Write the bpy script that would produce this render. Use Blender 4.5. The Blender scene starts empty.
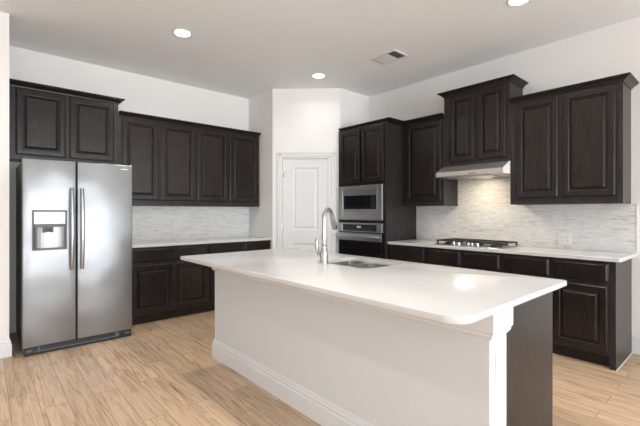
import bpy, bmesh, math, random
from mathutils import Vector, Matrix
random.seed(7)
R = math.radians
SC = bpy.context.scene
COL = SC.collection

# ------------------------------------------------------------------ camera
cd = bpy.data.cameras.new('camera')
cam = bpy.data.objects.new('camera', cd)
COL.objects.link(cam)
cam.location = (-4.461, -5.229, 1.291)
cam.rotation_euler = (R(90), 0, R(48.548 - 90))
cd.sensor_width = 36.0
cd.lens = 381.91 / 640 * 36.0
cd.shift_y = -1.24 / 640
cd.clip_start = 0.05
SC.camera = cam

# ------------------------------------------------------------------ exposure / world
vs = SC.view_settings
vs.view_transform = 'Standard'
vs.look = 'None'
vs.gamma = 1.0
vs.use_curve_mapping = False
vs.exposure = 0.06

wd = bpy.data.worlds.new('world')
SC.world = wd
wd.use_nodes = True
wd.node_tree.nodes['Background'].inputs[0].default_value = (0.80, 0.90, 1.0, 1)
wd.node_tree.nodes['Background'].inputs[1].default_value = 0.7

def area_light(name, loc, rot, sx, sy, power, col, shape='RECTANGLE', spread=None):
    l = bpy.data.lights.new(name, 'AREA')
    l.shape = shape
    l.size = sx
    if shape in ('RECTANGLE', 'ELLIPSE'):
        l.size_y = sy
    l.energy = power
    l.color = col
    if spread:
        l.spread = R(spread)
    o = bpy.data.objects.new(name, l)
    COL.objects.link(o)
    o.location = loc
    o.rotation_euler = rot
    return o

CH = 3.058            # ceiling height
ROOM_X0, ROOM_Y0 = -8.6, -13.6
# daylight lamps added outside the unseen windows, tilted up to brighten the ceiling
for i, (wx, wp) in enumerate(((-6.9, 140), (-4.6, 400), (-2.3, 640))):
    area_light('window_fill_lamp', (wx, ROOM_Y0 - 0.9, 1.1), (R(140), 0, 0), 2.1, 2.3, wp, (0.88, 0.94, 1.0))
for wy in (-8.6, -5.6):
    area_light('window_fill_lamp', (ROOM_X0 - 0.9, wy, 1.1), (R(140), 0, R(-90)), 2.1, 2.3, 50, (0.88, 0.94, 1.0))
CAN_POWER = 18
HOOD_POWER = 3.6
CAN_COL = (1.0, 0.965, 0.925)

# ------------------------------------------------------------------ materials
def new_mat(name):
    m = bpy.data.materials.new(name)
    m.use_nodes = True
    nt = m.node_tree
    return m, nt, nt.nodes['Principled BSDF']

def N(nt, t, **kw):
    n = nt.nodes.new(t)
    for k, v in kw.items():
        setattr(n, k, v)
    return n

def plain(name, col, rough=0.5, metal=0.0, spec=0.5, emit=None, estr=0, bump=None):
    m, nt, b = new_mat(name)
    b.inputs['Base Color'].default_value = (*col, 1)
    b.inputs['Roughness'].default_value = rough
    b.inputs['Metallic'].default_value = metal
    b.inputs['Specular IOR Level'].default_value = spec
    if emit:
        b.inputs['Emission Color'].default_value = (*emit, 1)
        b.inputs['Emission Strength'].default_value = estr
    if bump:
        g = N(nt, 'ShaderNodeNewGeometry')
        no = N(nt, 'ShaderNodeTexNoise')
        no.inputs['Scale'].default_value = bump[0]
        bp = N(nt, 'ShaderNodeBump')
        bp.inputs['Strength'].default_value = bump[1]
        bp.inputs['Distance'].default_value = 0.002
        nt.links.new(g.outputs['Position'], no.inputs['Vector'])
        nt.links.new(no.outputs['Fac'], bp.inputs['Height'])
        nt.links.new(bp.outputs['Normal'], b.inputs['Normal'])
    return m

def ramp(nt, stops):
    r = N(nt, 'ShaderNodeValToRGB')
    el = r.color_ramp.elements
    while len(el) > 1:
        el.remove(el[-1])
    el[0].position = stops[0][0]
    el[0].color = (*stops[0][1], 1)
    for p, c in stops[1:]:
        e = el.new(p)
        e.color = (*c, 1)
    return r

M = {}
M['wall'] = plain('wall_paint', (0.84, 0.82, 0.795), 0.85, bump=(160, 0.12))
M['ceiling'] = plain('ceiling_paint', (0.915, 0.935, 0.95), 0.9, bump=(120, 0.15))
M['white'] = plain('white_trim_paint', (0.74, 0.745, 0.745), 0.38)
M['halfwall'] = plain('white_island_paint', (0.69, 0.705, 0.715), 0.5, bump=(150, 0.08))
M['glass'] = plain('black_glass', (0.008, 0.008, 0.009), 0.04, spec=0.5)
M['black'] = plain('black_plastic', (0.012, 0.013, 0.015), 0.35)
M['darkgrey'] = plain('dark_grey_painted_steel', (0.10, 0.10, 0.105), 0.42)
M['iron'] = plain('cast_iron', (0.02, 0.018, 0.017), 0.5)
M['chrome'] = plain('polished_nickel', (0.50, 0.49, 0.475), 0.24, 1.0)
M['lamp'] = plain('lamp_lens', (1, 1, 1), 0.5, emit=(1.0, 0.97, 0.92), estr=14)
M['hoodlamp'] = plain('hood_lamp_lens', (1, 1, 1), 0.5, emit=(1.0, 0.85, 0.6), estr=2)
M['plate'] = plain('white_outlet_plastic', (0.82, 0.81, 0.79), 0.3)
M['slot'] = plain('outlet_slot', (0.05, 0.05, 0.05), 0.6)
M['grey_led'] = plain('display_digits', (0.5, 0.55, 0.6), 0.4, emit=(0.7, 0.8, 0.9), estr=0.6)
M['grey_mark'] = plain('printed_key_marks', (0.30, 0.30, 0.30), 0.5)
M['bluegrey'] = plain('blue_grey_grille', (0.10, 0.14, 0.17), 0.35)

def steel(name, col=(0.56, 0.56, 0.56), r0=0.24, r1=0.36, horiz=True, wav=0.35):
    m, nt, b = new_mat(name)
    g = N(nt, 'ShaderNodeNewGeometry')
    mp = N(nt, 'ShaderNodeMapping')
    mp.inputs['Scale'].default_value = (2, 2, 400) if horiz else (300, 300, 2)
    no = N(nt, 'ShaderNodeTexNoise')
    no.inputs['Scale'].default_value = 1.0
    no.inputs['Detail'].default_value = 3
    mr = N(nt, 'ShaderNodeMapRange')
    mr.inputs['To Min'].default_value = r0
    mr.inputs['To Max'].default_value = r1
    # the slight waviness of thin sheet steel
    n2 = N(nt, 'ShaderNodeTexNoise')
    n2.inputs['Scale'].default_value = 2.3
    n2.inputs['Detail'].default_value = 1
    bp = N(nt, 'ShaderNodeBump')
    bp.inputs['Strength'].default_value = wav
    bp.inputs['Distance'].default_value = 0.03
    L = nt.links.new
    L(g.outputs['Position'], mp.inputs['Vector'])
    L(mp.outputs[0], no.inputs['Vector'])
    L(no.outputs['Fac'], mr.inputs['Value'])
    L(mr.outputs[0], b.inputs['Roughness'])
    L(g.outputs['Position'], n2.inputs['Vector'])
    L(n2.outputs['Fac'], bp.inputs['Height'])
    L(bp.outputs[0], b.inputs['Normal'])
    b.inputs['Base Color'].default_value = (*col, 1)
    b.inputs['Metallic'].default_value = 1.0
    return m
M['steel'] = steel('brushed_stainless_steel', (0.50, 0.52, 0.55))
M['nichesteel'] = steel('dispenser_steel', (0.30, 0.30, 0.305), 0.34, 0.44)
M['hoodsteel'] = steel('range_hood_steel', (0.62, 0.60, 0.58), 0.42, 0.52)
M['fridgesteel'] = steel('refrigerator_steel', (0.30, 0.31, 0.32), 0.36, 0.46, True, 0.8)
M['steel_dark'] = steel('satin_stainless_steel', (0.50, 0.49, 0.475), 0.28, 0.4)
M['sinksteel'] = steel('sink_steel', (0.62, 0.61, 0.59), 0.24, 0.34)

def wood_cab(name, c0, c1, rough=0.24, spec=0.32, bump=0.22):
    """espresso stained oak with vertical cathedral grain"""
    m, nt, b = new_mat(name)
    L = nt.links.new
    g = N(nt, 'ShaderNodeNewGeometry')
    mp = N(nt, 'ShaderNodeMapping')
    mp.inputs['Scale'].default_value = (9, 9, 0.75)
    n1 = N(nt, 'ShaderNodeTexNoise')
    n1.inputs['Scale'].default_value = 1.0
    n1.inputs['Detail'].default_value = 2
    n1.inputs['Distortion'].default_value = 0.8
    mu = N(nt, 'ShaderNodeMath', operation='MULTIPLY')
    mu.inputs[1].default_value = 13.0
    fr = N(nt, 'ShaderNodeMath', operation='PINGPONG')
    fr.inputs[1].default_value = 0.5
    mp2 = N(nt, 'ShaderNodeMapping')
    mp2.inputs['Scale'].default_value = (150, 150, 5)
    n2 = N(nt, 'ShaderNodeTexNoise')
    n2.inputs['Scale'].default_value = 1.0
    n2.inputs['Detail'].default_value = 4
    ad = N(nt, 'ShaderNodeMath', operation='ADD')
    rp = ramp(nt, [(0.35, c0), (0.80, c1), (1.0, tuple(x * 1.25 for x in c1))])
    bp = N(nt, 'ShaderNodeBump')
    bp.inputs['Strength'].default_value = bump
    bp.inputs['Distance'].default_value = 0.0012
    L(g.outputs['Position'], mp.inputs['Vector'])
    L(mp.outputs[0], n1.inputs['Vector'])
    L(n1.outputs['Fac'], mu.inputs[0])
    L(mu.outputs[0], fr.inputs[0])
    L(g.outputs['Position'], mp2.inputs['Vector'])
    L(mp2.outputs[0], n2.inputs['Vector'])
    L(fr.outputs[0], ad.inputs[0])
    L(n2.outputs['Fac'], ad.inputs[1])
    L(ad.outputs[0], rp.inputs['Fac'])
    L(rp.outputs['Color'], b.inputs['Base Color'])
    L(ad.outputs[0], bp.inputs['Height'])
    L(bp.outputs[0], b.inputs['Normal'])
    b.inputs['Roughness'].default_value = rough
    b.inputs['Specular IOR Level'].default_value = spec
    return m
M['cab'] = wood_cab('espresso_stained_oak', (0.011, 0.008, 0.0075), (0.019, 0.0145, 0.0135))
M['cabside'] = wood_cab('espresso_side_veneer', (0.012, 0.010, 0.010), (0.030, 0.026, 0.026), 0.32, 0.25, 0.12)

def quartz():
    m, nt, b = new_mat('white_quartz')
    L = nt.links.new
    g = N(nt, 'ShaderNodeNewGeometry')
    n1 = N(nt, 'ShaderNodeTexNoise')
    n1.inputs['Scale'].default_value = 3.0
    n1.inputs['Detail'].default_value = 5
    rp = ramp(nt, [(0.3, (0.615, 0.607, 0.595)), (0.6, (0.655, 0.65, 0.64))])
    L(g.outputs['Position'], n1.inputs['Vector'])
    L(n1.outputs['Fac'], rp.inputs['Fac'])
    L(rp.outputs['Color'], b.inputs['Base Color'])
    b.inputs['Roughness'].default_value = 0.17
    return m
M['quartz'] = quartz()

def mosaic(name, axis):
    """thin horizontal strips of pale stone; axis 'X' or 'Y' = the wall's direction"""
    m, nt, b = new_mat(name)
    L = nt.links.new
    g = N(nt, 'ShaderNodeNewGeometry')
    sp = N(nt, 'ShaderNodeSeparateXYZ')
    cb = N(nt, 'ShaderNodeCombineXYZ')
    L(g.outputs['Position'], sp.inputs[0])
    L(sp.outputs[axis], cb.inputs['X'])
    L(sp.outputs['Z'], cb.inputs['Y'])
    br = N(nt, 'ShaderNodeTexBrick')
    br.offset = 0.37
    br.offset_frequency = 3
    br.squash = 0.55
    br.squash_frequency = 2
    br.inputs['Scale'].default_value = 1.0
    br.inputs['Brick Width'].default_value = 0.14
    br.inputs['Row Height'].default_value = 0.0118
    br.inputs['Mortar Size'].default_value = 0.0009
    br.inputs['Mortar Smooth'].default_value = 0.2
    br.inputs['Bias'].default_value = 0.0
    br.inputs['Color1'].default_value = (0, 0, 0, 1)
    br.inputs['Color2'].default_value = (1, 1, 1, 1)
    br.inputs['Mortar'].default_value = (0.5, 0.5, 0.5, 1)
    L(cb.outputs[0], br.inputs['Vector'])
    rp = ramp(nt, [(0.0, (0.55, 0.55, 0.54)), (0.06, (0.69, 0.69, 0.68)), (0.25, (0.77, 0.775, 0.77)),
                   (0.62, (0.82, 0.82, 0.81)), (0.88, (0.73, 0.71, 0.675)), (1.0, (0.78, 0.775, 0.765))])
    L(br.outputs['Color'], rp.inputs['Fac'])
    mp = N(nt, 'ShaderNodeMapping')
    mp.inputs['Scale'].default_value = (14, 170, 1)
    no = N(nt, 'ShaderNodeTexNoise')
    no.inputs['Scale'].default_value = 1.0
    no.inputs['Detail'].default_value = 3
    L(cb.outputs[0], mp.inputs['Vector'])
    L(mp.outputs[0], no.inputs['Vector'])
    r2 = ramp(nt, [(0.27, (0.62, 0.62, 0.60)), (0.50, (1, 1, 1))])
    L(no.outputs['Fac'], r2.inputs['Fac'])
    mx = N(nt, 'ShaderNodeMix', data_type='RGBA', blend_type='MULTIPLY')
    mx.inputs['Factor'].default_value = 0.8
    L(rp.outputs['Color'], mx.inputs['A'])
    L(r2.outputs['Color'], mx.inputs['B'])
    L(mx.outputs['Result'], b.inputs['Base Color'])
    bp = N(nt, 'ShaderNodeBump')
    bp.inputs['Strength'].default_value = 0.4
    bp.inputs['Distance'].default_value = 0.002
    bp.invert = True
    L(br.outputs['Fac'], bp.inputs['Height'])
    L(bp.outputs[0], b.inputs['Normal'])
    b.inputs['Roughness'].default_value = 0.35
    return m
M['mosaicX'] = mosaic('stone_strip_mosaic_back', 'X')
M['mosaicY'] = mosaic('stone_strip_mosaic_right', 'Y')

def floor_mat():
    m, nt, b = new_mat('wood_look_tile')
    L = nt.links.new
    g = N(nt, 'ShaderNodeNewGeometry')
    sp = N(nt, 'ShaderNodeSeparateXYZ')
    cb = N(nt, 'ShaderNodeCombineXYZ')
    L(g.outputs['Position'], sp.inputs[0])
    sh = N(nt, 'ShaderNodeMath', operation='ADD')
    sh.inputs[1].default_value = 9.024
    L(sp.outputs['X'], sh.inputs[0])
    L(sp.outputs['Y'], cb.inputs['X'])
    L(sh.outputs[0], cb.inputs['Y'])
    br = N(nt, 'ShaderNodeTexBrick')
    br.offset = 0.36
    br.offset_frequency = 2
    br.squash = 1.0
    br.inputs['Scale'].default_value = 1.0
    br.inputs['Brick Width'].default_value = 0.915
    br.inputs['Row Height'].default_value = 0.1515
    br.inputs['Mortar Size'].default_value = 0.0017
    br.inputs['Mortar Smooth'].default_value = 0.1
    br.inputs['Color1'].default_value = (0, 0, 0, 1)
    br.inputs['Color2'].default_value = (1, 1, 1, 1)
    br.inputs['Mortar'].default_value = (0.5, 0.5, 0.5, 1)
    L(cb.outputs[0], br.inputs['Vector'])
    # each tile samples another stretch of the grain
    se = N(nt, 'ShaderNodeSeparateColor')
    L(br.outputs['Color'], se.inputs[0])
    m7 = N(nt, 'ShaderNodeMath', operation='MULTIPLY')
    m7.inputs[1].default_value = 37.0
    L(se.outputs[0], m7.inputs[0])
    c2 = N(nt, 'ShaderNodeCombineXYZ')
    L(sp.outputs['Y'], c2.inputs['X'])
    L(sp.outputs['X'], c2.inputs['Y'])
    L(m7.outputs[0], c2.inputs['Z'])
    mp = N(nt, 'ShaderNodeMapping')
    mp.inputs['Scale'].default_value = (2.6, 34, 1)
    L(c2.outputs[0], mp.inputs['Vector'])
    no = N(nt, 'ShaderNodeTexNoise')
    no.inputs['Scale'].default_value = 1.0
    no.inputs['Detail'].default_value = 7
    no.inputs['Roughness'].default_value = 0.62
    no.inputs['Distortion'].default_value = 0.9
    L(mp.outputs[0], no.inputs['Vector'])
    rp = ramp(nt, [(0.28, (0.27, 0.165, 0.095)), (0.42, (0.50, 0.34, 0.212)),
                   (0.54, (0.60, 0.435, 0.295)), (0.75, (0.70, 0.535, 0.385))])
    L(no.outputs['Fac'], rp.inputs['Fac'])
    tn = ramp(nt, [(0.0, (0.86, 0.85, 0.84)), (0.5, (1, 1, 1)), (1.0, (1.08, 1.07, 1.05))])
    L(se.outputs[0], tn.inputs['Fac'])
    mx = N(nt, 'ShaderNodeMix', data_type='RGBA', blend_type='MULTIPLY')
    mx.inputs['Factor'].default_value = 1.0
    L(rp.outputs['Color'], mx.inputs['A'])
    L(tn.outputs['Color'], mx.inputs['B'])
    gm = N(nt, 'ShaderNodeMix', data_type='RGBA')
    L(br.outputs['Fac'], gm.inputs['Factor'])
    L(mx.outputs['Result'], gm.inputs['A'])
    gm.inputs['B'].default_value = (0.23, 0.175, 0.13, 1)
    L(gm.outputs['Result'], b.inputs['Base Color'])
    bp = N(nt, 'ShaderNodeBump')
    bp.inputs['Strength'].default_value = 0.3
    bp.inputs['Distance'].default_value = 0.002
    bp.invert = True
    L(br.outputs['Fac'], bp.inputs['Height'])
    L(bp.outputs[0], b.inputs['Normal'])
    b.inputs['Roughness'].default_value = 0.42
    return m
M['floor'] = floor_mat()

# ------------------------------------------------------------------ mesh helpers
def bx(bm, x0, x1, y0, y1, z0, z1):
    if x0 > x1: x0, x1 = x1, x0
    if y0 > y1: y0, y1 = y1, y0
    if z0 > z1: z0, z1 = z1, z0
    v = [bm.verts.new(c) for c in ((x0, y0, z0), (x1, y0, z0), (x1, y1, z0), (x0, y1, z0),
                                   (x0, y0, z1), (x1, y0, z1), (x1, y1, z1), (x0, y1, z1))]
    fs = [bm.faces.new([v[i] for i in f]) for f in ((3, 2, 1, 0), (4, 5, 6, 7), (0, 1, 5, 4), (1, 2, 6, 5), (2, 3, 7, 6), (3, 0, 4, 7))]
    return v, fs

def bbx(bm, x0, x1, y0, y1, z0, z1, r=0.003, seg=2):
    v, fs = bx(bm, x0, x1, y0, y1, z0, z1)
    ed = list({e for f in fs for e in f.edges})
    bmesh.ops.bevel(bm, geom=ed, offset=r, segments=seg, profile=0.5, affect='EDGES')

def rings(bm, loops, cap0=True, cap1=True, closed=True):
    """bridge a list of vertex loops (each a list of coordinates)"""
    rows = [[bm.verts.new(c) for c in lp] for lp in loops]
    n = len(rows[0])
    for a, b in zip(rows, rows[1:]):
        for i in range(n if closed else n - 1):
            j = (i + 1) % n
            bm.faces.new((a[i], a[j], b[j], b[i]))
    if cap0: bm.faces.new(rows[0][::-1])
    if cap1: bm.faces.new(rows[-1])
    return rows

def tube(bm, path, rad, seg=14, cap=True):
    pts = [Vector(q) for q in path]
    rr = rad if isinstance(rad, (list, tuple)) else [rad] * len(pts)
    t0 = (pts[1] - pts[0]).normalized()
    up = Vector((0, 0, 1)) if abs(t0.z) < 0.9 else Vector((1, 0, 0))
    nx = t0.cross(up).normalized()
    loops = []
    for i, q in enumerate(pts):
        if i == 0: t = pts[1] - pts[0]
        elif i == len(pts) - 1: t = pts[-1] - pts[-2]
        else: t = (pts[i + 1] - pts[i]).normalized() + (pts[i] - pts[i - 1]).normalized()
        t.normalize()
        nx = (nx - t * nx.dot(t)).normalized()
        ny = t.cross(nx)
        loops.append([q + (nx * math.cos(a) + ny * math.sin(a)) * rr[i] for a in [2 * math.pi * k / seg for k in range(seg)]])
    rings(bm, loops, cap, cap)

def lathe(bm, prof, c=(0, 0, 0), seg=28):
    """prof: (radius, z) from bottom to top"""
    loops = [[(c[0] + r * math.cos(2 * math.pi * k / seg), c[1] + r * math.sin(2 * math.pi * k / seg), c[2] + z) for k in range(seg)] for r, z in prof]
    rings(bm, loops)

def obj(name, bm, mat, parent=None, smooth=False, loc=None):
    bmesh.ops.recalc_face_normals(bm, faces=bm.faces)
    me = bpy.data.meshes.new(name)
    bm.to_mesh(me)
    bm.free()
    me.materials.append(M[mat] if isinstance(mat, str) else mat)
    if smooth:
        for p in me.polygons: p.use_smooth = True
        try: me.set_sharp_from_angle(angle=R(38))
        except Exception: pass
    o = bpy.data.objects.new(name, me)
    COL.objects.link(o)
    if parent: o.parent = parent
    if loc: o.location = loc
    return o

def tag(o, label, cat, group=None):
    o['label'] = label
    o['category'] = cat
    if group: o['group'] = group
    return o

def thing(name, label, cat, loc=(0, 0, 0), rz=0, group=None):
    o = bpy.data.objects.new(name, None)
    o.empty_display_size = 0.1
    COL.objects.link(o)
    o.location = loc
    o.rotation_euler = (0, 0, rz)
    return tag(o, label, cat, group)

def struct(name, bm, mat, parent=None, smooth=False):
    o = obj(name, bm, mat, parent, smooth)
    if not parent: o['kind'] = 'structure'
    return o

def box_struct(name, mat, *a):
    bm = bmesh.new(); bx(bm, *a)
    return struct(name, bm, mat)

def copy_tree(o, loc=None, parent=None):
    c = o.copy(); COL.objects.link(c)
    c.parent = parent
    if loc: c.location = loc
    for ch in list(o.children):
        copy_tree(ch, None, c)
    return c

def boolean_cut(bm, cutters):
    """subtract boxes (each a bmesh) from bm and return the new bmesh"""
    me = bpy.data.meshes.new('t'); bmesh.ops.recalc_face_normals(bm, faces=bm.faces); bm.to_mesh(me); bm.free()
    o = bpy.data.objects.new('t', me); COL.objects.link(o)
    tmp = [o]
    for cb in cutters:
        m2 = bpy.data.meshes.new('c'); bmesh.ops.recalc_face_normals(cb, faces=cb.faces); cb.to_mesh(m2); cb.free()
        c = bpy.data.objects.new('c', m2); COL.objects.link(c); tmp.append(c)
        md = o.modifiers.new('b', 'BOOLEAN'); md.operation = 'DIFFERENCE'; md.object = c; md.solver = 'EXACT'
    dg = bpy.context.evaluated_depsgraph_get(); dg.update()
    ev = o.evaluated_get(dg)
    out = bmesh.new(); out.from_mesh(ev.to_mesh())
    for t in tmp: bpy.data.objects.remove(t)
    return out

def rrect(x0, x1, y0, y1, r, z, seg=6, corners=(1, 1, 1, 1)):
    """rounded rectangle loop; corners order (x0,y0) (x1,y0) (x1,y1) (x0,y1)"""
    out = []
    for (cx, cy, a0, on) in ((x0, y0, 180, corners[0]), (x1, y0, 270, corners[1]), (x1, y1, 0, corners[2]), (x0, y1, 90, corners[3])):
        sx = 1 if cx == x0 else -1; sy = 1 if cy == y0 else -1
        q = r if on else 0.004
        for k in range(seg + 1):
            a = R(a0 + 90 * k / seg)
            out.append((cx + sx * q + q * math.cos(a), cy + sy * q + q * math.sin(a), z))
    return out

# ------------------------------------------------------------------ room shell
box_struct('floor', 'floor', ROOM_X0, 0.0, ROOM_Y0, 0.0, -0.1, 0.0)
box_struct('ceiling', 'ceiling', ROOM_X0 - .2, 0.2, ROOM_Y0 - .2, 0.2, CH, CH + 0.1)
box_struct('wall_back', 'wall', -4.283, -1.3375, 0.0, 0.15, 0, CH)
box_struct('wall_right', 'wall', 0.0, 0.15, ROOM_Y0, -1.329, 0, CH)
box_struct('wall_left_stub', 'wall', ROOM_X0, -4.283, -0.835, 0.15, 0, CH)
box_struct('wall_pantry_left', 'wall', -1.3375, -1.2, -0.663, 0.15, 0, CH)
box_struct('wall_pantry_right', 'wall', -0.630, 0.15, -1.329, -1.19, 0, CH)
def wall_with_windows(name, x0, x1, along, spans, z0=0.3, z1=2.7):
    bm = bmesh.new()
    edges = sorted(spans)
    lo, hi = (ROOM_X0, 0.0) if along == 'x' else (ROOM_Y0, -0.835)
    cur = lo
    def seg(a, b, c, d):
        if along == 'x': bx(bm, a, b, x0, x1, c, d)
        else: bx(bm, x0, x1, a, b, c, d)
    for a, b in edges:
        seg(cur, a, 0, CH); seg(a, b, 0, z0); seg(a, b, z1, CH); cur = b
    seg(cur, hi, 0, CH)
    return struct(name, bm, 'wall')
wall_with_windows('wall_front', ROOM_Y0 - 0.15, ROOM_Y0, 'x', [(c - 1.05, c + 1.05) for c in (-6.9, -4.6, -2.3)])
wall_with_windows('wall_left', ROOM_X0 - 0.15, ROOM_X0, 'y', [(c - 1.05, c + 1.05) for c in (-8.6, -5.6)])

# diagonal pantry wall with its door
DA = R(-43.269); DL = 0.9717
P1 = Vector((-1.3375, -0.663, 0))
def diag_obj(name, fn, mat):
    bm = bmesh.new(); fn(bm)
    bmesh.ops.transform(bm, matrix=Matrix.Translation(P1) @ Matrix.Rotation(DA, 4, 'Z'), verts=bm.verts)
    return struct(name, bm, mat)
def _dw(bm):
    bx(bm, 0.0, 0.128, 0.0, 0.11, 0, CH)
    bx(bm, 0.812, DL, 0.0, 0.11, 0, CH)
    bx(bm, 0.128, 0.812, 0.0, 0.11, 2.062, CH)
diag_obj('wall_pantry_diagonal', _dw, 'wall')
def _casing(bm):
    # stepped casing: three boxes a side, mitred look from stacked depths
    for (a, b, d) in ((0.069, 0.143, 0.012), (0.069, 0.094, 0.020), (0.100, 0.128, 0.016)):
        bbx(bm, a, b, -d, 0.0, 0.0, 2.147 - (a - 0.069), 0.003)
        bbx(bm, 0.980 - b, 0.980 - a, -d, 0.0, 0.0, 2.147 - (a - 0.069), 0.003)
    for (a, b, d) in ((0.0, 0.074, 0.012), (0.0, 0.025, 0.020), (0.031, 0.059, 0.016)):
        bbx(bm, 0.069 + a, 0.911 - a, -d, 0.0, 2.147 - b, 2.147 - a, 0.003)
    # jamb lining
    bx(bm, 0.128, 0.143, 0.0, 0.11, 0, 2.062); bx(bm, 0.797, 0.812, 0.0, 0.11, 0, 2.062); bx(bm, 0.143, 0.797, 0.0, 0.11, 2.053, 2.062)
diag_obj('trim_1', _casing, 'white')

def recess_panel(bm, x0, x1, z0, z1, yf):
    """moulded panel set into a door face at y = yf (front toward -y)"""
    st = [(0, 0), (0.006, 0.007), (0.022, 0.011), (0.030, 0.011), (0.050, 0.003)]
    loops = []
    for ins, dep in st:
        a, b, c, d = x0 + ins, x1 - ins, z0 + ins, z1 - ins
        loops.append([(a, yf + dep, c), (b, yf + dep, c), (b, yf + dep, d), (a, yf + dep, d)])
    rings(bm, loops, False, True)

def panelled_slab(x0, x1, z0, z1, yf, th, wins):
    """slab with rectangular windows in its front face, each filled by a moulded panel (stack of windows)"""
    bm = bmesh.new()
    xa, xb = wins[0][0], wins[0][1]
    zs = [z0] + [q for w in wins for q in (w[2], w[3])] + [z1]
    def quad(a, b, c, d):
        v = [bm.verts.new(q) for q in ((a, yf, c), (b, yf, c), (b, yf, d), (a, yf, d))]
        bm.faces.new(v)
    quad(x0, xa, z0, z1); quad(xb, x1, z0, z1)
    for i in range(0, len(zs), 2): quad(xa, xb, zs[i], zs[i + 1])
    for w in wins: recess_panel(bm, *w, yf)
    r = [[(x0, yf, z0), (x1, yf, z0), (x1, yf, z1), (x0, yf, z1)], [(x0, yf + th, z0), (x1, yf + th, z0), (x1, yf + th, z1), (x0, yf + th, z1)]]
    rings(bm, r, False, True)
    bmesh.ops.remove_doubles(bm, verts=bm.verts, dist=1e-5)
    return bm
bm = panelled_slab(0.146, 0.794, 0.008, 2.050, 0.012, 0.035, [(0.285, 0.655, 0.20, 0.836), (0.285, 0.655, 1.029, 1.925)])
door = struct('door_1', bm, 'white')
door.location = P1; door.rotation_euler = (0, 0, DA)
for hz in (0.25, 1.072, 1.833):
    bm = bmesh.new(); tube(bm, [(0.1445, 0.004, hz - .045), (0.1445, 0.004, hz + .045)], 0.006, 10); bx(bm, 0.146, 0.166, 0.0105, 0.0125, hz - .045, hz + .045)
    obj('hinge', bm, 'chrome', door, True)
bm = bmesh.new()
tube(bm, [(0.735, 0.012, 0.93), (0.735, 0.006, 0.93), (0.735, -0.002, 0.93), (0.735, -0.02, 0.93), (0.735, -0.03, 0.93), (0.735, -0.045, 0.93), (0.735, -0.055, 0.93)], [.032, .031, .012, .011, .024, .027, .012], 20)
obj('door_knob', bm, 'chrome', door, True)

def base_profile():
    # (out, z) of a 16 cm baseboard with an ogee top
    return [(0, 0), (0.018, 0), (0.018, 0.108), (0.015, 0.112), (0.011, 0.114), (0.011, 0.122), (0.014, 0.126), (0.014, 0.131), (0.008, 0.136), (0.006, 0.146), (0.003, 0.158), (0, 0.160)]

def sweep(bm, path, prof, side=1, closed_prof=True):
    """sweep (out, z) profile along a plan path with mitred corners; out goes to the right of travel * side"""
    pts = [Vector((p[0], p[1], 0)) for p in path]
    loops = []
    for i, q in enumerate(pts):
        def nrm(a, b):
            d = (b - a).normalized(); return Vector((d.y, -d.x, 0)) * side
        if i == 0: o = nrm(pts[0], pts[1])
        elif i == len(pts) - 1: o = nrm(pts[-2], pts[-1])
        else:
            n1 = nrm(pts[i - 1], q); n2 = nrm(q, pts[i + 1]); o = (n1 + n2); o = o / (1 + n1.dot(n2))
        loops.append([(q.x + o.x * a, q.y + o.y * a, z) for a, z in prof])
    return rings(bm, loops)

bm = bmesh.new(); sweep(bm, [(ROOM_X0, -0.835), (-4.283, -0.835), (-4.283, -0.80)], base_profile(), 1)
struct('baseboard_left', bm, 'white')
bm = bmesh.new(); sweep(bm, [(0, -4.4985), (0, ROOM_Y0)], base_profile(), 1)
struct('baseboard_right', bm, 'white')
bm = bmesh.new(); sweep(bm, [(0, ROOM_Y0), (ROOM_X0, ROOM_Y0), (ROOM_X0, -0.86)], base_profile(), 1)
struct('baseboard_front', bm, 'white')

# ------------------------------------------------------------------ cabinetry
def front_panel(x0, x1, z0, z1, yf, th=0.022, kind='door'):
    """overlay door or drawer front; face at y = yf - th"""
    bm = bmesh.new()
    y1 = yf - th
    if kind == 'door':
        st = [(0.005, yf), (0.005, yf - .004), (0, yf - .005), (0, y1 + .007), (0.007, y1 + .004), (0.010, y1 + .0035), (0.014, y1), (0.053, y1), (0.058, y1 + .004),
              (0.062, y1 + .005), (0.063, y1 + .015), (0.070, y1 + .015), (0.073, y1 + .012), (0.092, y1 + .001), (0.096, y1 + .001)]
    else:
        st = [(0.005, yf), (0.005, yf - .004), (0, yf - .005), (0, y1 + .009), (0.003, y1 + .006), (0.010, y1 + .005), (0.014, y1 + .001), (0.018, y1)]
    loops = []
    for ins, y in st:
        a, b, c, d = x0 + ins, x1 - ins, z0 + ins, z1 - ins
        loops.append([(a, y, c), (b, y, c), (b, y, d), (a, y, d)])
    rings(bm, loops)
    return bm

CROWN = [(0, -0.022), (0.007, -0.022), (0.009, -0.014), (0.016, -0.006), (0.028, 0.005), (0.042, 0.013), (0.050, 0.016), (0.050, 0.021), (0.060, 0.024), (0.060, 0.033), (0, 0.033)]

def crown(root, path, z, skew=0.0):
    bm = bmesh.new(); rows = sweep(bm, path, [(a, b + z) for a, b in CROWN], 1)
    for v, (a, b) in zip(rows[0], CROWN): v.co.x -= skew * a   # end cut running along the angled wall
    return obj('crown_moulding', bm, 'cab', root)

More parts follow.
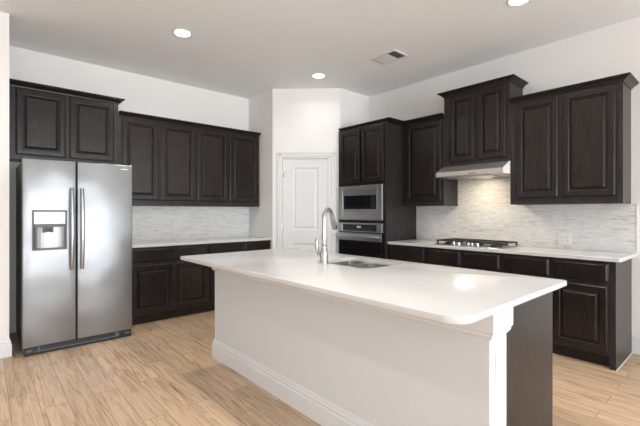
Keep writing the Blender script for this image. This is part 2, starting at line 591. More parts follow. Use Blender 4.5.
def wall_cabinet(name, label, w, h, doors, loc, rz, d=0.33, crown_ends=(0, 0), group='raised panel wall cabinets', crown_path=None, z0d=0.065, z1d=0.028):
    """local frame: x 0..w, back at y=0, front at y=-d, z 0..h"""
    t = thing(name, label, 'cabinet', loc, rz, group)
    bm = bmesh.new(); bx(bm, 0.0, w, -d, 0, 0.0, h)
    obj('body', bm, 'cabside', t)
    for a, b in doors:
        obj('door', front_panel(a, b, z0d, h - z1d, -d), 'cab', t)
    l, r = crown_ends
    path = []
    if l: path.append((0, 0))
    path.append((0, -d)); path.append((w, -d))
    if r: path.append((w, 0))
    crown(t, path, h)
    return t

WB = R(-90)       # right-hand wall: local x runs toward -Y, fronts face -X
UZ = 1.365
g = 0.0008
# back wall uppers
wall_cabinet('wall_cabinet', 'double-door espresso wall cabinet mounted directly above the steel refrigerator', 1.006, 0.749,
             [(0.067, 0.491), (0.524, 0.958)], (-4.281, -g, 1.822), 0, crown_ends=(0, 1), z0d=.045)
wall_cabinet('wall_cabinet', 'tall espresso wall cabinet on the back wall, just right of the refrigerator', 0.941, 1.065,
             [(0.035, 0.454), (0.479, 0.931)], (-3.273, -g, UZ), 0)
wall_cabinet('wall_cabinet', 'tall espresso wall cabinet on the back wall, nearest the white pantry door', 0.975, 1.065,
             [(0.012, 0.467), (0.484, 0.943)], (-2.330, -g, UZ), 0, crown_ends=(0, 0))
# right wall uppers
wall_cabinet('wall_cabinet', 'narrow single-door dark wall cabinet between oven tower and range hood', 0.608, 1.065,
             [(0.075, 0.578)], (-g, -2.182, UZ), WB, z0d=.055)
wall_cabinet('wall_cabinet', 'short raised double-door dark wall cabinet directly above the range hood', 0.762, 0.845,
             [(0.080, 0.382), (0.412, 0.722)], (-g, -2.792, 1.823), WB, crown_ends=(1, 1), z0d=.045)
wall_cabinet('wall_cabinet', 'large double-door dark wall cabinet right of the range hood', 0.936, 1.065,
             [(0.062, 0.448), (0.478, 0.890)], (-g, -3.556, UZ), WB, crown_ends=(0, 1))

def base_cabinet(label, w, bays, loc, rz, end_right=False, zt=0.880, group='dark raised panel base cabinets', open_top=None):
    """bays: list of (x0,x1) each with a drawer front over a door"""
    t = thing('base_cabinet', label, 'cabinet', loc, rz, group)
    bm = bmesh.new()
    if open_top:
        pass
    bx(bm, 0, w, -0.61, 0, 0.105, zt)
    obj('body', bm, 'cabside', t)
    bm = bmesh.new()
    bx(bm, 0, w - (0.045 if end_right else 0), -0.555, -0.54, 0, 0.104)
    obj('toe_kick', bm, 'cab', t)
    if end_right:
        bm = bmesh.new(); bx(bm, w - 0.043, w, -0.61, 0, 0, 0.1045)
        obj('end_foot', bm, 'cabside', t)
    for a, b in bays:
        obj('drawer_front', front_panel(a, b, 0.712, 0.864, -0.61, kind='drawer'), 'cab', t)
        obj('door', front_panel(a, b, 0.128, 0.680, -0.61), 'cab', t)
    return t
base_cabinet('espresso base cabinet standing right beside the steel refrigerator', 0.995, [(0.06, 0.512), (0.542, 0.983)], (-3.275, -g, 0), 0)
base_cabinet('espresso base cabinet on the back wall, nearest the white pantry door', 0.938, [(0.015, 0.449), (0.511, 0.915)], (-2.278, -g, 0), 0)
base_cabinet('narrow dark base cabinet between the oven tower and the cooktop cabinet', 0.547, [(0.036, 0.529)], (-g, -2.182, 0), WB)
base_cabinet('dark base cabinet directly below the gas cooktop', 0.858, [(0.020, 0.425), (0.459, 0.837)], (-g, -2.731, 0), WB)
base_cabinet('dark base cabinet at the open end of the right wall run', 0.905, [(0.021, 0.419), (0.451, 0.857)], (-g, -3.591, 0), WB, end_right=True)
# white caulk bead at the foot of the end panel
bm = bmesh.new(); bbx(bm, -0.612, -0.018, -4.505, -4.4975, 0, 0.006, 0.002)
tag(obj('caulk_strip', bm, 'white'), 'thin white bead along the floor at the cabinet run end', 'trim')

# countertops on the walls
def slab(name, label, x0, x1, y0, y1, z0, z1, r=0.004, corners=(0, 0, 0, 0), rc=0.03):
    bm = bmesh.new()
    e = 0.003
    loops = []
    for ins, z in ((e, z0), (0, z0 + e), (0, z1 - e), (e, z1)):
        loops.append(rrect(x0 + ins, x1 - ins, y0 + ins, y1 - ins, rc, z, corners=corners))
    rings(bm, loops)
    return bm
bm = slab('', '', -3.275, -1.3385, -0.638, -0.0115, 0.884, 0.916)
tag(obj('countertop', bm, 'quartz'), 'white quartz worktop on the back wall beside the refrigerator', 'countertop')
bm = slab('', '', -0.638, -0.0115, -4.535, -2.182, 0.884, 0.916, corners=(1, 0, 0, 0), rc=0.02)
tag(obj('countertop', bm, 'quartz'), 'white quartz worktop on the right wall carrying the gas cooktop', 'countertop')

# backsplash
bm = bmesh.new(); bx(bm, -3.272, -1.3385, -0.011, -0.0005, 0.884, 1.3645)
tag(obj('backsplash', bm, 'mosaicX'), 'pale stone strip mosaic backsplash on the back wall', 'backsplash')
bm = bmesh.new(); bx(bm, -0.011, -0.0005, -4.53, -2.182, 0.884, 1.3645); bx(bm, -0.011, -0.0005, -3.5555, -2.791, 1.3645, 1.675)
tag(obj('backsplash', bm, 'mosaicY'), 'pale stone strip mosaic backsplash behind the gas cooktop', 'backsplash')
bm = bmesh.new(); bx(bm, -0.014, -0.0005, -4.539, -4.5305, 0.917, 1.3645)
tag(obj('tile_edge_trim', bm, 'white'), 'white edge strip closing the right end of the mosaic backsplash', 'trim')

def outlet(label, loc, rz, w=0.115, h=0.115, n=2, side='h'):
    t = thing('wall_outlet', label, 'outlet', loc, rz)
    bm = bmesh.new(); bbx(bm, -w / 2, w / 2, -0.006, 0, -h / 2, h / 2, 0.002); obj('cover_plate', bm, 'plate', t)
    for k in range(n):
        cx = (k - (n - 1) / 2) * 0.046
        bm = bmesh.new(); bbx(bm, cx - .017, cx + .017, -0.009, -0.0062, -.034, .034, 0.001)
        s = obj('socket', bm, 'plate', t)
        for dz in (-.018, .018):
            for dx in (-.0055, .0055):
                bm = bmesh.new(); bx(bm, cx + dx - .0015, cx + dx + .0015, -.0096, -.0091, dz - .005, dz + .005); obj('slot', bm, 'slot', s)
    return t
outlet('white double outlet on the mosaic right of the gas cooktop', (-0.0115, -3.965, 1.015), WB)

# ------------------------------------------------------------------ oven tower
T0 = -1.331; TW = 0.849
tw = thing('oven_tower_cabinet', 'tall dark cabinet tower holding the microwave and wall oven beside the pantry', 'cabinet', (-g, T0, 0), WB)
bm = bmesh.new()
bx(bm, 0.0, 0.019, -0.66, 0, 0, 2.437); bx(bm, TW - 0.019, TW, -0.66, 0, 0, 2.437)
bx(bm, 0.019, TW - .019, -0.012, 0, 0.0, 2.437)
for z0, z1 in ((2.418, 2.437), (1.646, 1.660), (1.160, 1.172), (0.36, 0.378), (0.10, 0.118)):
    bx(bm, 0.019, TW - .019, -0.64, -0.012, z0, z1)
obj('body', bm, 'cabside', tw)
bm = bmesh.new()   # face frame strips
for a in ((0.0195, 0.0215), (TW - .0405, TW - 0.0195)):
    bx(bm, a[0], a[1], -0.66, -0.6405, 0.10, 2.437)
for z0, z1 in ((2.405, 2.437), (1.646, 1.690), (1.150, 1.178), (0.345, 0.378), (0.10, 0.13)):
    bx(bm, 0.0216, TW - .0416, -0.66, -0.6405, z0, z1)
obj('face_frame', bm, 'cab', tw)
for a, b in ((0.040, 0.412), (0.440, 0.818)):
    obj('door', front_panel(a, b, 1.683, 2.405, -0.6605), 'cab', tw)
obj('drawer_front', front_panel(0.040, 0.818, 0.12, 0.345, -0.6605, kind='drawer'), 'cab', tw)
crown(tw, [(0.0, -0.61), (TW, -0.61), (TW, 0)], 2.437)
bm = bmesh.new(); bx(bm, 0.0195, TW - .0195, -0.585, -0.57, 0, 0.099); obj('toe_kick', bm, 'cab', tw)

def ring_frame(bm, x0, x1, z0, z1, ix0, ix1, iz0, iz1, yb, yf, bev=0.004):
    lo = [[(x0, yb, z0), (x1, yb, z0), (x1, yb, z1), (x0, yb, z1)],
          [(x0, yf + bev, z0), (x1, yf + bev, z0), (x1, yf + bev, z1), (x0, yf + bev, z1)],
          [(x0 + bev, yf, z0 + bev), (x1 - bev, yf, z0 + bev), (x1 - bev, yf, z1 - bev), (x0 + bev, yf, z1 - bev)],
          [(ix0 - bev, yf, iz0 - bev), (ix1 + bev, yf, iz0 - bev), (ix1 + bev, yf, iz1 + bev), (ix0 - bev, yf, iz1 + bev)],
          [(ix0, yf + bev, iz0), (ix1, yf + bev, iz0), (ix1, yf + bev, iz1), (ix0, yf + bev, iz1)],
          [(ix0, yb, iz0), (ix1, yb, iz0), (ix1, yb, iz1), (ix0, yb, iz1)]]
    rings(bm, lo + [lo[0]], False, False)
    bmesh.ops.remove_doubles(bm, verts=bm.verts, dist=1e-6)

mw = thing('built_in_microwave', 'stainless built-in microwave in the tower above the wall oven', 'microwave', (-0.6618, T0, 0), WB)
# local y: 0 at tower face
X0, X1 = 0.028, 0.806
bm = bmesh.new(); ring_frame(bm, X0, X1, 1.182, 1.642, 0.098, 0.722, 1.248, 1.586, 0.0, -0.022)
obj('trim_kit', bm, 'steel_dark', mw)
bm = bmesh.new(); bx(bm, 0.1, 0.72, 0.003, 0.50, 1.215, 1.60); obj('body', bm, 'black', mw)
bm = bmesh.new(); ring_frame(bm, 0.100, 0.720, 1.300, 1.583, 0.106, 0.706, 1.322, 1.512, -0.0005, -0.018, 0.003)
dr = obj('door', bm, 'steel', mw)
bm = bmesh.new(); bx(bm, 0.1065, 0.7055, -0.010, -0.0008, 1.3225, 1.5115); obj('window_glass', bm, 'glass', dr)
bm = bmesh.new(); bbx(bm, 0.605, 0.700, -0.0125, -0.0102, 1.332, 1.502, 0.001); obj('control_panel', bm, 'black', dr)
bm = bmesh.new(); bbx(bm, 0.101, 0.719, -0.014, -0.0005, 1.251, 1.297, 0.004); obj('lower_grille', bm, 'steel', mw)

ov = thing('wall_oven', 'stainless and black glass wall oven below the built-in microwave', 'oven', (-0.6618, T0, 0), WB)
bm = bmesh.new(); ring_frame(bm, X0, X1, 1.020, 1.140, 0.100, 0.715, 1.032, 1.122, 0.0, -0.026, 0.003)
fr = obj('control_fascia', bm, 'steel', ov)
bm = bmesh.new(); bx(bm, 0.1005, 0.7145, -0.020, -0.002, 1.0325, 1.1215); pn = obj('control_glass', bm, 'glass', fr)
for a in (0.375, 0.391, 0.411, 0.427):
    bm = bmesh.new(); c, d = 1.078, 1.098
    ring_frame(bm, a, a + .012, c, d, a + .003, a + .009, c + .003, d - .003, -0.0202, -0.0212, 0.0004)
    obj('display_digit', bm, 'grey_led', pn)
for k in range(14):
    x = 0.17 + k * 0.034
    bm = bmesh.new(); bx(bm, x, x + .014, -0.0212, -0.0202, 1.052, 1.055); obj('key_mark', bm, 'grey_mark', pn)
bm = bmesh.new(); bbx(bm, X0, X1, -0.030, 0.0, 0.385, 1.008, 0.004); od = obj('door', bm, 'glass', ov)
bm = bmesh.new(); bbx(bm, X0, X1, -0.033, -0.0305, 0.905, 1.007, 0.001); obj('door_top_rail', bm, 'steel', od)
bm = bmesh.new(); bx(bm, 0.05, 0.785, 0.002, 0.52, 0.40, 1.12); obj('body', bm, 'black', ov)
bm = bmesh.new(); zh = 0.962
tube(bm, [(0.040, -0.062, zh), (0.050, -0.072, zh), (0.12, -0.076, zh), (0.42, -0.080, zh), (0.71, -0.076, zh), (0.782, -0.072, zh), (0.792, -0.062, zh)], [0.016, 0.018, 0.019, 0.019, 0.019, 0.018, 0.016], 16)
for x in (0.08, 0.755):
    tube(bm, [(x, -0.034, zh), (x, -0.066, zh)], 0.011, 12)
obj('handle', bm, 'steel', od, True)

# ------------------------------------------------------------------ refrigerator
FX0, FX1, FY = -4.200, -3.292, -0.958
fr = thing('refrigerator', 'stainless side-by-side refrigerator with water dispenser in the left door', 'refrigerator', (FX0, 0, 0))
W = FX1 - FX0
bm = bmesh.new(); bbx(bm, 0.004, W - .004, -0.885, -0.06, 0.03, 1.755, 0.006); obj('body', bm, 'darkgrey', fr)
split = 0.412
def fridge_door(a, b, hx, cut=None):
    bm = bmesh.new()
    bbx(bm, a, b, FY, -0.893, 0.070, 1.770, 0.010, 3)
    if cut:
        cb = bmesh.new(); bx(cb, *cut); bm = boolean_cut(bm, [cb])
    d = obj('door', bm, 'fridgesteel', fr, True)
    bm = bmesh.new()
    pts = []; rad = []
    zc = 1.130; hh = 0.385
    for k in range(17):
        s = -1 + 2 * k / 16
        y = FY - 0.030 - 0.034 * (1 - s * s)
        pts.append((hx, y, zc + s * hh)); rad.append(0.0165 if abs(s) < .95 else 0.013)
    tube(bm, pts, rad, 16)
    for s in (-0.93, 0.93):
        tube(bm, [(hx, FY + 0.001, zc + s * hh), (hx, FY - 0.036, zc + s * hh)], 0.011, 12)
    obj('handle', bm, 'steel', d, True)
    return d
DX0, DX1, DZ0, DZ1 = 0.072, 0.332, 0.943, 1.302
ld = fridge_door(0.0, split - 0.004, 0.369, (DX0, DX1, FY - .02, FY + .055, DZ0, DZ1))
rd = fridge_door(split + 0.004, W, 0.452)
bm = bmesh.new(); ring_frame(bm, DX0 - .004, DX1 + .004, DZ0 - .004, DZ1 + .004, DX0 + .010, DX1 - .010, DZ0 + .014, DZ1 - .010, FY + .004, FY - .003, 0.002)
dp = obj('dispenser_surround', bm, 'darkgrey', fr)
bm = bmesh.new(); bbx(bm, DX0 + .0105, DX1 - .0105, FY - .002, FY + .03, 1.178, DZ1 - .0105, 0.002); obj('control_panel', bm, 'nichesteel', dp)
bm = bmesh.new()   # niche: open box
x0, x1, z0, z1, yb = DX0 + .003, DX1 - .003, DZ0 + .004, 1.176, FY + .052
# curved back: a concave shell
loops = []
for k in range(13):
    a = math.pi * k / 12
    x = (x0 + x1) / 2 - math.cos(a) * (x1 - x0) / 2
    y = FY + .004 + math.sin(a) ** 0.6 * 0.046
    loops.append([(x, y, z0), (x, y, z1)])
rings(bm, loops, False, False, closed=False)
bx(bm, x0, x1, FY + .004, FY + .05, z0 - .003, z0)
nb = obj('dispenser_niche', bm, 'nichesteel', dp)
bm = bmesh.new(); bx(bm, DX0 + .012, DX1 - .012, FY + .000, FY + .010, 1.150, 1.177); obj('nozzle_bar', bm, 'black', dp)
bm = bmesh.new()
xc = 0.192
rings(bm, [[(xc - .034, FY + .012, 1.149), (xc + .034, FY + .012, 1.149), (xc + .034, FY + .04, 1.149), (xc - .034, FY + .04, 1.149)],
           [(xc - .026, FY + .014, 1.118), (xc + .026, FY + .014, 1.118), (xc + .026, FY + .036, 1.118), (xc - .026, FY + .036, 1.118)],
           [(xc - .010, FY + .018, 1.108), (xc + .010, FY + .018, 1.108), (xc + .010, FY + .030, 1.108), (xc - .010, FY + .030, 1.108)]])
bx(bm, xc - .04, xc - .012, FY + .02, FY + .026, 1.10, 1.149); bx(bm, xc + .012, xc + .04, FY + .02, FY + .026, 1.10, 1.149)
obj('nozzle', bm, 'black', dp)
bm = bmesh.new(); bbx(bm, W - .108, W - .045, FY - .0018, FY - .0002, 1.722, 1.730, 0.0004); obj('badge', bm, 'chrome', rd)
# base grille with its two light pieces
bm = bmesh.new(); bx(bm, 0.01, W - .01, -0.945, -0.88, 0.012, 0.066); bbx(bm, 0.012, W - .012, -0.956, -0.9455, 0.006, 0.020, .002)
gr = obj('base_grille', bm, 'black', fr)
bm = bmesh.new(); bbx(bm, 0.09, W - .12, -0.9525, -0.9455, 0.024, 0.032, 0.001); bx(bm, 0.115, 0.125, -0.9525, -0.9455, 0.032, 0.066); bx(bm, W - .16, W - .13, -0.9525, -0.9455, 0.032, 0.066)
obj('grille_rail', bm, 'bluegrey', gr)
for x in (0.03, W - 0.07):
    bm = bmesh.new(); bbx(bm, x, x + .045, -0.952, -0.9455, 0.030, 0.052, 0.002); obj('hinge_cover', bm, 'darkgrey', gr)
for x in (0.06, W - .06):
    bm = bmesh.new(); lathe(bm, [(0.02, 0.0), (0.02, 0.012)], (x, -0.91, 0), 14); obj('foot', bm, 'black', fr)
    bm = bmesh.new(); tube(bm, [(x, -.15, 0), (x, -.15, 0.03)], 0.02, 12); obj('foot', bm, 'black', fr)

# ------------------------------------------------------------------ range hood
hd = thing('range_hood', 'stainless under-cabinet range hood above the gas cooktop', 'range hood', (-0.0118, -2.793, 0), WB)
HW = 0.760
prof = [(-0.002, 1.8225), (-0.330, 1.8225), (-0.492, 1.742), (-0.492, 1.692), (-0.475, 1.688), (-0.002, 1.688)]
bm = bmesh.new()
sh = [[(0, y, z) for y, z in prof], [(0.0, y, z) for y, z in prof]]
rings(bm, [[(0.0, y, z) for y, z in prof], [(HW, y, z) for y, z in prof]])
bmesh.ops.bevel(bm, geom=[e for e in bm.edges], offset=0.002, segments=1, affect='EDGES')
obj('canopy', bm, 'hoodsteel', hd)
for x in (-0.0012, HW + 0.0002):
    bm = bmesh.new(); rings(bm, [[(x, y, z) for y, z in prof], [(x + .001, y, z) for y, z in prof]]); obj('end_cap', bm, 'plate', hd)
bm = bmesh.new(); bbx(bm, 0.16, HW - .16, -0.44, -0.10, 1.681, 1.6875, 0.002); obj('filter', bm, 'steel_dark', hd)
bm = bmesh.new(); bbx(bm, 0.30, HW - .30, -0.09, -0.05, 1.683, 1.6875, 0.002); obj('lamp_lens', bm, 'hoodlamp', hd)
bm = bmesh.new()
for k in range(3): bx(bm, HW * .52 + k * .03, HW * .52 + k * .03 + .018, -.4935, -.4925, 1.705, 1.715)
obj('switches', bm, 'black', hd)
area_light('hood_lamp', (-0.36, -3.173, 1.672), (0, 0, 0), 0.34, 0.07, HOOD_POWER, (1.0, 0.82, 0.58))

# ------------------------------------------------------------------ gas cooktop
ct = thing('gas_cooktop', 'stainless gas cooktop with black cast iron grates on the right worktop', 'cooktop', (-0.335, -3.172, 0.916), WB)
bm = bmesh.new()
loops = []
for ins, z in ((0, 0.0005), (0, 0.005), (0.006, 0.009), (0.02, 0.0095)):
    loops.append(rrect(-0.39 + ins, 0.39 - ins, -0.262 + ins, 0.262 - ins, 0.03, z))
rings(bm, loops)
obj('tray', bm, 'steel', ct, True)
for (x, y, r) in ((-0.26, 0.13, .038), (-0.26, -0.08, .045), (0.26, 0.13, .045), (0.26, -0.08, .038), (0.0, 0.08, .055)):
    bm = bmesh.new(); lathe(bm, [(r + .012, 0.0098), (r + .010, 0.016), (r, 0.017), (r, 0.026), (r - .006, 0.029), (0.004, 0.029)], (x, y, 0))
    obj('burner', bm, 'iron', ct, True)
def grate(x0, x1, y0, y1):
    bm = bmesh.new()
    zt = 0.052; b = 0.007
    for y in (y0, y1): bx(bm, x0, x1, y - b, y + b, zt - .012, zt)
    for x in (x0, x1): bx(bm, x - b, x + b, y0 + b, y1 - b, zt - .012, zt)
    n = 6
    for k in range(1, n):
        x = x0 + (x1 - x0) * k / n
        bx(bm, x - .004, x + .004, y0 + b, y0 + (y1 - y0) * .38, zt - .010, zt + .002)
        bx(bm, x - .004, x + .004, y1 - (y1 - y0) * .38, y1 - b, zt - .010, zt + .002)
    ym = (y0 + y1) / 2
    bx(bm, x0 + b, x0 + (x1 - x0) * .3, ym - .004, ym + .004, zt - .010, zt + .002)
    bx(bm, x1 - (x1 - x0) * .3, x1 - b, ym - .004, ym + .004, zt - .010, zt + .002)
    for x in (x0 + .01, x1 - .01):
        for y in (y0 + .002, y1 - .002): bx(bm, x - .007, x + .007, y - .007, y + .007, 0.0098, zt - .011)
    return obj('grate', bm, 'iron', ct)
grate(-0.368, -0.150, -0.17, 0.225)
grate(0.150, 0.368, -0.17, 0.225)
grate(-0.130, 0.130, -0.10, 0.225)
for x in (-0.135, -0.075, 0.0, 0.075, 0.135):
    if x == 0.0: continue
    bm = bmesh.new(); lathe(bm, [(0.027, 0.0098), (0.027, 0.015), (0.023, 0.018), (0.022, 0.040), (0.018, 0.044), (0.002, 0.044)], (x, -0.215, 0), 24)
    bx(bm, x - .004, x + .004, -0.238, -0.192, 0.034, 0.047)
    obj('knob', bm, 'chrome', ct, True)
bm = bmesh.new(); lathe(bm, [(0.024, 0.0098), (0.024, 0.014), (0.020, 0.016), (0.019, 0.036), (0.016, 0.039), (0.002, 0.039)], (0.0, -0.155, 0), 24)
obj('knob', bm, 'chrome', ct, True)

# ------------------------------------------------------------------ island
IX0, IX1, IY0, IY1 = -3.206, -2.045, -4.556, -2.013
SX0, SX1, SY0, SY1 = -2.570, -2.146, -3.550, -3.010       # sink opening
hw = thing('island_half_wall', 'white painted half wall forming the seating side of the island', 'half wall', (0, 0, 0))
bm = bmesh.new(); bbx(bm, -2.910, -2.748, -4.520, -2.052, 0.0, 0.8835, 0.004)
obj('wall_panel', bm, 'halfwall', hw)
pb = [(0.0, 0.768), (0.006, 0.768), (0.009, 0.774), (0.016, 0.780), (0.018, 0.786), (0.018, 0.792), (0.022, 0.798), (0.027, 0.806), (0.027, 0.8835), (0.0, 0.8835)]
path = [(-2.748, -2.052), (-2.910, -2.052), (-2.910, -4.520), (-2.748, -4.520)]
bm = bmesh.new(); sweep(bm, path, pb, 1); obj('frieze_moulding', bm, 'white', hw)
bm = bmesh.new(); sweep(bm, path, base_profile(), 1); obj('baseboard', bm, 'white', hw)
# outlet plate on the end of the half wall
t = thing('wall_outlet', 'white outlet plate on the narrow end of the island half wall', 'outlet', (-2.828, -4.5205, 0.637), 0)
bm = bmesh.new(); bbx(bm, -.036, .036, -.005, 0, -.062, .062, .002); obj('cover_plate', bm, 'plate', t)
bm = bmesh.new(); bbx(bm, -.017, .017, -.0075, -.0052, -.034, .034, .001); obj('socket', bm, 'plate', t)

ic = thing('island_cabinet', 'dark stained island cabinet below the sink, closed by a tall end panel', 'cabinet', (0, 0, 0))
bm = bmesh.new(); bx(bm, -2.747, -2.108, -4.500, -4.480, 0.0, 0.8835); obj('end_panel', bm, 'cabside', ic)
bm = bmesh.new()
bx(bm, -2.747, -2.110, -2.075, -2.055, 0.0, 0.8835)
bx(bm, -2.747, -2.735, -4.4795, -2.0755, 0.0, 0.8835)
bx(bm, -2.7345, -2.130, -4.4795, -2.0755, 0.10, 0.118)
for y in (-3.85, -2.72): bx(bm, -2.7345, -2.130, y - .009, y + .009, 0.119, 0.8835)
obj('body', bm, 'cabside', ic)
bm = bmesh.new()
bx(bm, -2.1295, -2.110, -4.4795, -2.0755, 0.10, 0.13); bx(bm, -2.1295, -2.110, -4.4795, -2.0755, 0.87, 0.8835)
for y in (-4.4785, -3.85, -3.285, -2.72, -2.0765):
    s = 0.02
    bx(bm, -2.1295, -2.110, max(-4.479, y - s), min(-2.076, y + s), 0.1305, 0.8695)
obj('face_frame', bm, 'cab', ic)
bm = bmesh.new(); bx(bm, -2.19, -2.175, -4.4795, -2.0755, 0, 0.099); obj('toe_kick', bm, 'cab', ic)
for a, b in ((0.03, 0.615), (0.65, 1.18), (1.21, 1.745), (1.785, 2.375)):
    bm = front_panel(a, b, 0.128, 0.865, 0.0)
    bmesh.ops.transform(bm, matrix=Matrix.Translation((-2.1095, -4.48, 0)) @ Matrix.Rotation(R(90), 4, 'Z'), verts=bm.verts)
    obj('door', bm, 'cab', ic)

# island countertop with two sink cut-outs
DIV = -3.215
bowls = [(SX0, SX1, DIV + .012, SY1), (SX0, SX1, SY0, DIV - .012)]
bm = slab('', '', IX0, IX1, IY0, IY1, 0.884, 0.914, corners=(1, 1, 1, 1), rc=0.0)
bm.free()
bm = bmesh.new(); loops = []
e = 0.004
def isl_loop(ins, z):
    out = []
    for (cx, cy, a0, r) in ((IX0 + ins, IY0 + ins, 180, .085), (IX1 - ins, IY0 + ins, 270, .02), (IX1 - ins, IY1 - ins, 0, .02), (IX0 + ins, IY1 - ins, 90, .012)):
        sx = 1 if cx < -2.6 else -1; sy = 1 if cy < -3.2 else -1
        for k in range(9):
            a = R(a0 + 90 * k / 8); out.append((cx + sx * r + r * math.cos(a), cy + sy * r + r * math.sin(a), z))
    return out
for ins, z in ((e, .884), (0.001, .886), (0, .889), (0, .909), (0.001, .9125), (e, .914)): loops.append(isl_loop(ins, z))
rings(bm, loops)
cb = bmesh.new(); rings(cb, [rrect(SX0, SX1, SY0, SY1, .07, .87), rrect(SX0, SX1, SY0, SY1, .07, .93)])
bm = boolean_cut(bm, [cb])
tag(obj('island_countertop', bm, 'quartz', None, True), 'large white quartz island worktop with sink cut-out and rounded corner', 'countertop')

sk = thing('kitchen_sink', 'double bowl stainless undermount sink set in the island worktop', 'sink', ((SX0 + SX1) / 2, (SY0 + SY1) / 2, 0.6))
ox, oy, oz = sk.location
bm = bmesh.new()   # flange with two openings
rings(bm, [rrect(SX0 - .012, SX1 + .012, SY0 - .012, SY1 + .012, .07, .8795), rrect(SX0 - .012, SX1 + .012, SY0 - .012, SY1 + .012, .07, .8832)])
cut = []
for b in bowls:
    cb = bmesh.new(); rings(cb, [rrect(b[0] + .004, b[1] - .004, b[2] + .004 * (b[2] == SY0), b[3] - .004 * (b[3] == SY1), .06, .86), rrect(b[0] + .004, b[1] - .004, b[2] + .004 * (b[2] == SY0), b[3] - .004 * (b[3] == SY1), .06, .90)]); cut.append(cb)
bm = boolean_cut(bm, cut)
bmesh.ops.translate(bm, vec=(-ox, -oy, -oz), verts=bm.verts)
obj('rim', bm, 'sinksteel', sk)
for b in bowls:
    bm = bmesh.new()
    x0, x1, y0, y1 = b[0] + .004, b[1] - .004, b[2] + .004 * (b[2] == SY0), b[3] - .004 * (b[3] == SY1)
    th = 0.0015
    lo = [rrect(x0, x1, y0, y1, .06, .8793), rrect(x0 + .003, x1 - .003, y0 + .003, y1 - .003, .06, .74), rrect(x0 + .015, x1 - .015, y0 + .015, y1 - .015, .06, .70),
          rrect(x0 + .05, x1 - .05, y0 + .05, y1 - .05, .05, .688), rrect((x0 + x1) / 2 - .05, (x0 + x1) / 2 + .05, (y0 + y1) / 2 - .05, (y0 + y1) / 2 + .05, .045, .686)]
    out = [rrect((x0 + x1) / 2 - .05, (x0 + x1) / 2 + .05, (y0 + y1) / 2 - .05, (y0 + y1) / 2 + .05, .045, .683), rrect(x0 + .05, x1 - .05, y0 + .05, y1 - .05, .05, .685),
           rrect(x0 + .013, x1 - .013, y0 + .013, y1 - .013, .06, .698), rrect(x0 + .001, x1 - .001, y0 + .001, y1 - .001, .06, .74), rrect(x0 - .002, x1 + .002, y0 - .002, y1 + .002, .06, .8792)]
    rows = rings(bm, lo + out, False, False)
    bm.faces.new(rows[4]); bm.faces.new(rows[5])
    n = len(rows[0])
    for i in range(n):
        j = (i + 1) % n; bm.faces.new((rows[-1][i], rows[-1][j], rows[0][j], rows[0][i]))
    # delete the stray wall between inner and outer floor
    bmesh.ops.translate(bm, vec=(-ox, -oy, -oz), verts=bm.verts)
    bo = obj('bowl', bm, 'sinksteel', sk, True)
    bm = bmesh.new(); lathe(bm, [(.044, .6865), (.044, .690), (.036, .691), (.030, .6885), (.004, .6885)], ((x0 + x1) / 2 - ox, (y0 + y1) / 2 - oy, -oz), 24)
    obj('drain', bm, 'chrome', bo, True)

# ------------------------------------------------------------------ faucet
fc = thing('kitchen_faucet', 'brushed nickel gooseneck pull-down faucet behind the island sink', 'faucet', (-2.602, -3.168, 0.914))
fc['label'] = 'brushed nickel gooseneck pull-down faucet standing beside the island sink'
bm = bmesh.new(); lathe(bm, [(0.034, 0.0004), (0.034, 0.006), (0.030, 0.010), (0.029, 0.05), (0.028, 0.075), (0.025, 0.095), (0.019, 0.115), (0.017, 0.130), (0.019, 0.134), (0.019, 0.142), (0.015, 0.145)], (0, 0, 0), 28)
obj('body', bm, 'chrome', fc, True)
SA = R(22); sd = Vector((math.cos(SA), math.sin(SA), 0))
rr_ = 0.068; zt = 0.345
bm = bmesh.new()
pts = [Vector((0, 0, 0.1455)), Vector((0, 0, 0.22)), Vector((0, 0, 0.30))]
for k in range(0, 15):
    a = math.pi - (math.pi * 0.86) * k / 14
    pts.append(sd * (rr_ + rr_ * math.cos(a)) + Vector((0, 0, 0.327 + rr_ * math.sin(a))))
last = pts[-1]; dirn = (pts[-1] - pts[-2]).normalized()
tube(bm, pts, 0.0155, 18)
obj('spout', bm, 'chrome', fc, True)
bm = bmesh.new()
q = [last + dirn * s for s in (0.001, 0.01, 0.04, 0.08, 0.118, 0.126)]
tube(bm, q, [0.0165, 0.0175, 0.019, 0.022, 0.0225, 0.019], 20)
obj('spray_head', bm, 'chrome', fc, True)
hdv = Vector((-0.25, 0.97, 0)).normalized()
bm = bmesh.new(); tube(bm, [hdv * 0.024 + Vector((0, 0, .068)), hdv * 0.050 + Vector((0, 0, .068)), hdv * 0.056 + Vector((0, 0, .068))], [0.017, 0.017, 0.012], 18)
hv = obj('valve', bm, 'chrome', fc, True)
bm = bmesh.new(); tube(bm, [hdv * 0.048 + Vector((0, 0, .080)), hdv * 0.060 + Vector((0, 0, .10)), hdv * 0.064 + Vector((0, 0, .135)), hdv * 0.062 + Vector((0, 0, .168)), hdv * 0.056 + Vector((0, 0, .178))], [0.012, 0.014, 0.013, 0.014, 0.009], 14)
obj('lever', bm, 'chrome', hv, True)

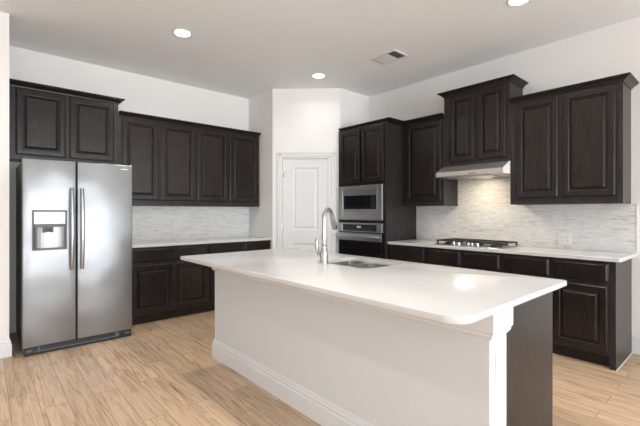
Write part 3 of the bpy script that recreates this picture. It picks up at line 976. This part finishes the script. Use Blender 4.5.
# ------------------------------------------------------------------ ceiling
def can(x, y, label, power=CAN_POWER, spread=125):
    t = thing('recessed_downlight', label, 'ceiling light', (x, y, CH), 0, 'recessed ceiling downlights')
    bm = bmesh.new()
    seg = 40
    def lp(r, z): return [(r * math.cos(2 * math.pi * k / seg), r * math.sin(2 * math.pi * k / seg), z) for k in range(seg)]
    lo = [lp(.095, -.0005), lp(.093, -.006), (lp(.078, -.007)), lp(.072, -.0005)]
    rings(bm, lo + [lo[0]], False, False); bmesh.ops.remove_doubles(bm, verts=bm.verts, dist=1e-6)
    obj('trim_ring', bm, 'white', t, True)
    bm = bmesh.new(); rings(bm, [lp(.0715, -.0005), lp(.0715, -.003)]); obj('lens', bm, 'lamp', t)
    area_light('downlight_lamp', (x, y, CH - 0.012), (0, 0, 0), .14, .14, power, CAN_COL, 'DISK', spread)
    return t
can(-2.981, -1.50, 'round recessed ceiling light nearest the refrigerator', 15, 155)
can(-1.19, -1.50, 'round recessed ceiling light nearest the white pantry door', 2, 150)
can(-1.107, -3.94, 'round recessed ceiling light at the top edge of the photo above the right wall', 10)
for x, y in ((-2.98, -3.94), (-4.83, -3.94), (-4.83, -6.4), (-2.98, -6.4), (-1.107, -6.4), (-6.7, -3.94), (-6.7, -6.4), (-4.83, -8.9), (-2.98, -8.9), (-1.107, -8.9)):
    can(x, y, 'round recessed ceiling light outside the photo frame', (11 if y > -5 else 5) if x > -4 else (9 if y > -5 else 3))

vt = thing('ceiling_vent', 'white rectangular louvred air vent in the ceiling', 'vent', (-0.985, -2.488, CH))
bm = bmesh.new()
for (a, b, c, d) in ((-.125, .125, -.17, -.145), (-.125, .125, .145, .17), (-.125, -.10, -.1445, .1445), (.10, .125, -.1445, .1445)):
    bbx(bm, a, b, c, d, -.010, -.0005, .002)
obj('frame', bm, 'white', vt)
bm = bmesh.new(); bx(bm, -.0995, .0995, -.1445, .1445, -.002, -.0005); obj('duct_opening', bm, 'darkgrey', vt)
for k in range(9):
    y = -.128 + k * .032
    bm = bmesh.new()
    tl = 0.010 if k < 3 else -0.010
    rings(bm, [[(-.0995, y - tl, -.0155), (-.0995, y - tl + .003, -.0155), (-.0995, y + tl + .003, -.0025), (-.0995, y + tl, -.0025)],
               [(.0995, y - tl, -.0155), (.0995, y - tl + .003, -.0155), (.0995, y + tl + .003, -.0025), (.0995, y + tl, -.0025)]])
    obj('slat', bm, 'white', vt)

# window frames behind the photographer
def window(i, loc, rz):
    bm = bmesh.new(); ring_frame(bm, -1.05, 1.05, .30, 2.70, -1.0, 1.0, .35, 2.65, .02, -.02, .003)
    bx(bm, -1.0, 1.0, -.012, .012, 1.48, 1.52)
    o = struct('window_%d' % i, bm, 'white'); o.location = loc; o.rotation_euler = (0, 0, rz)
for i, wx in enumerate((-6.9, -4.6, -2.3)): window(i + 1, (wx, ROOM_Y0 - .02, 0), 0)
for i, wy in enumerate((-8.6, -5.6)): window(i + 4, (ROOM_X0 - .02, wy, 0), R(90))
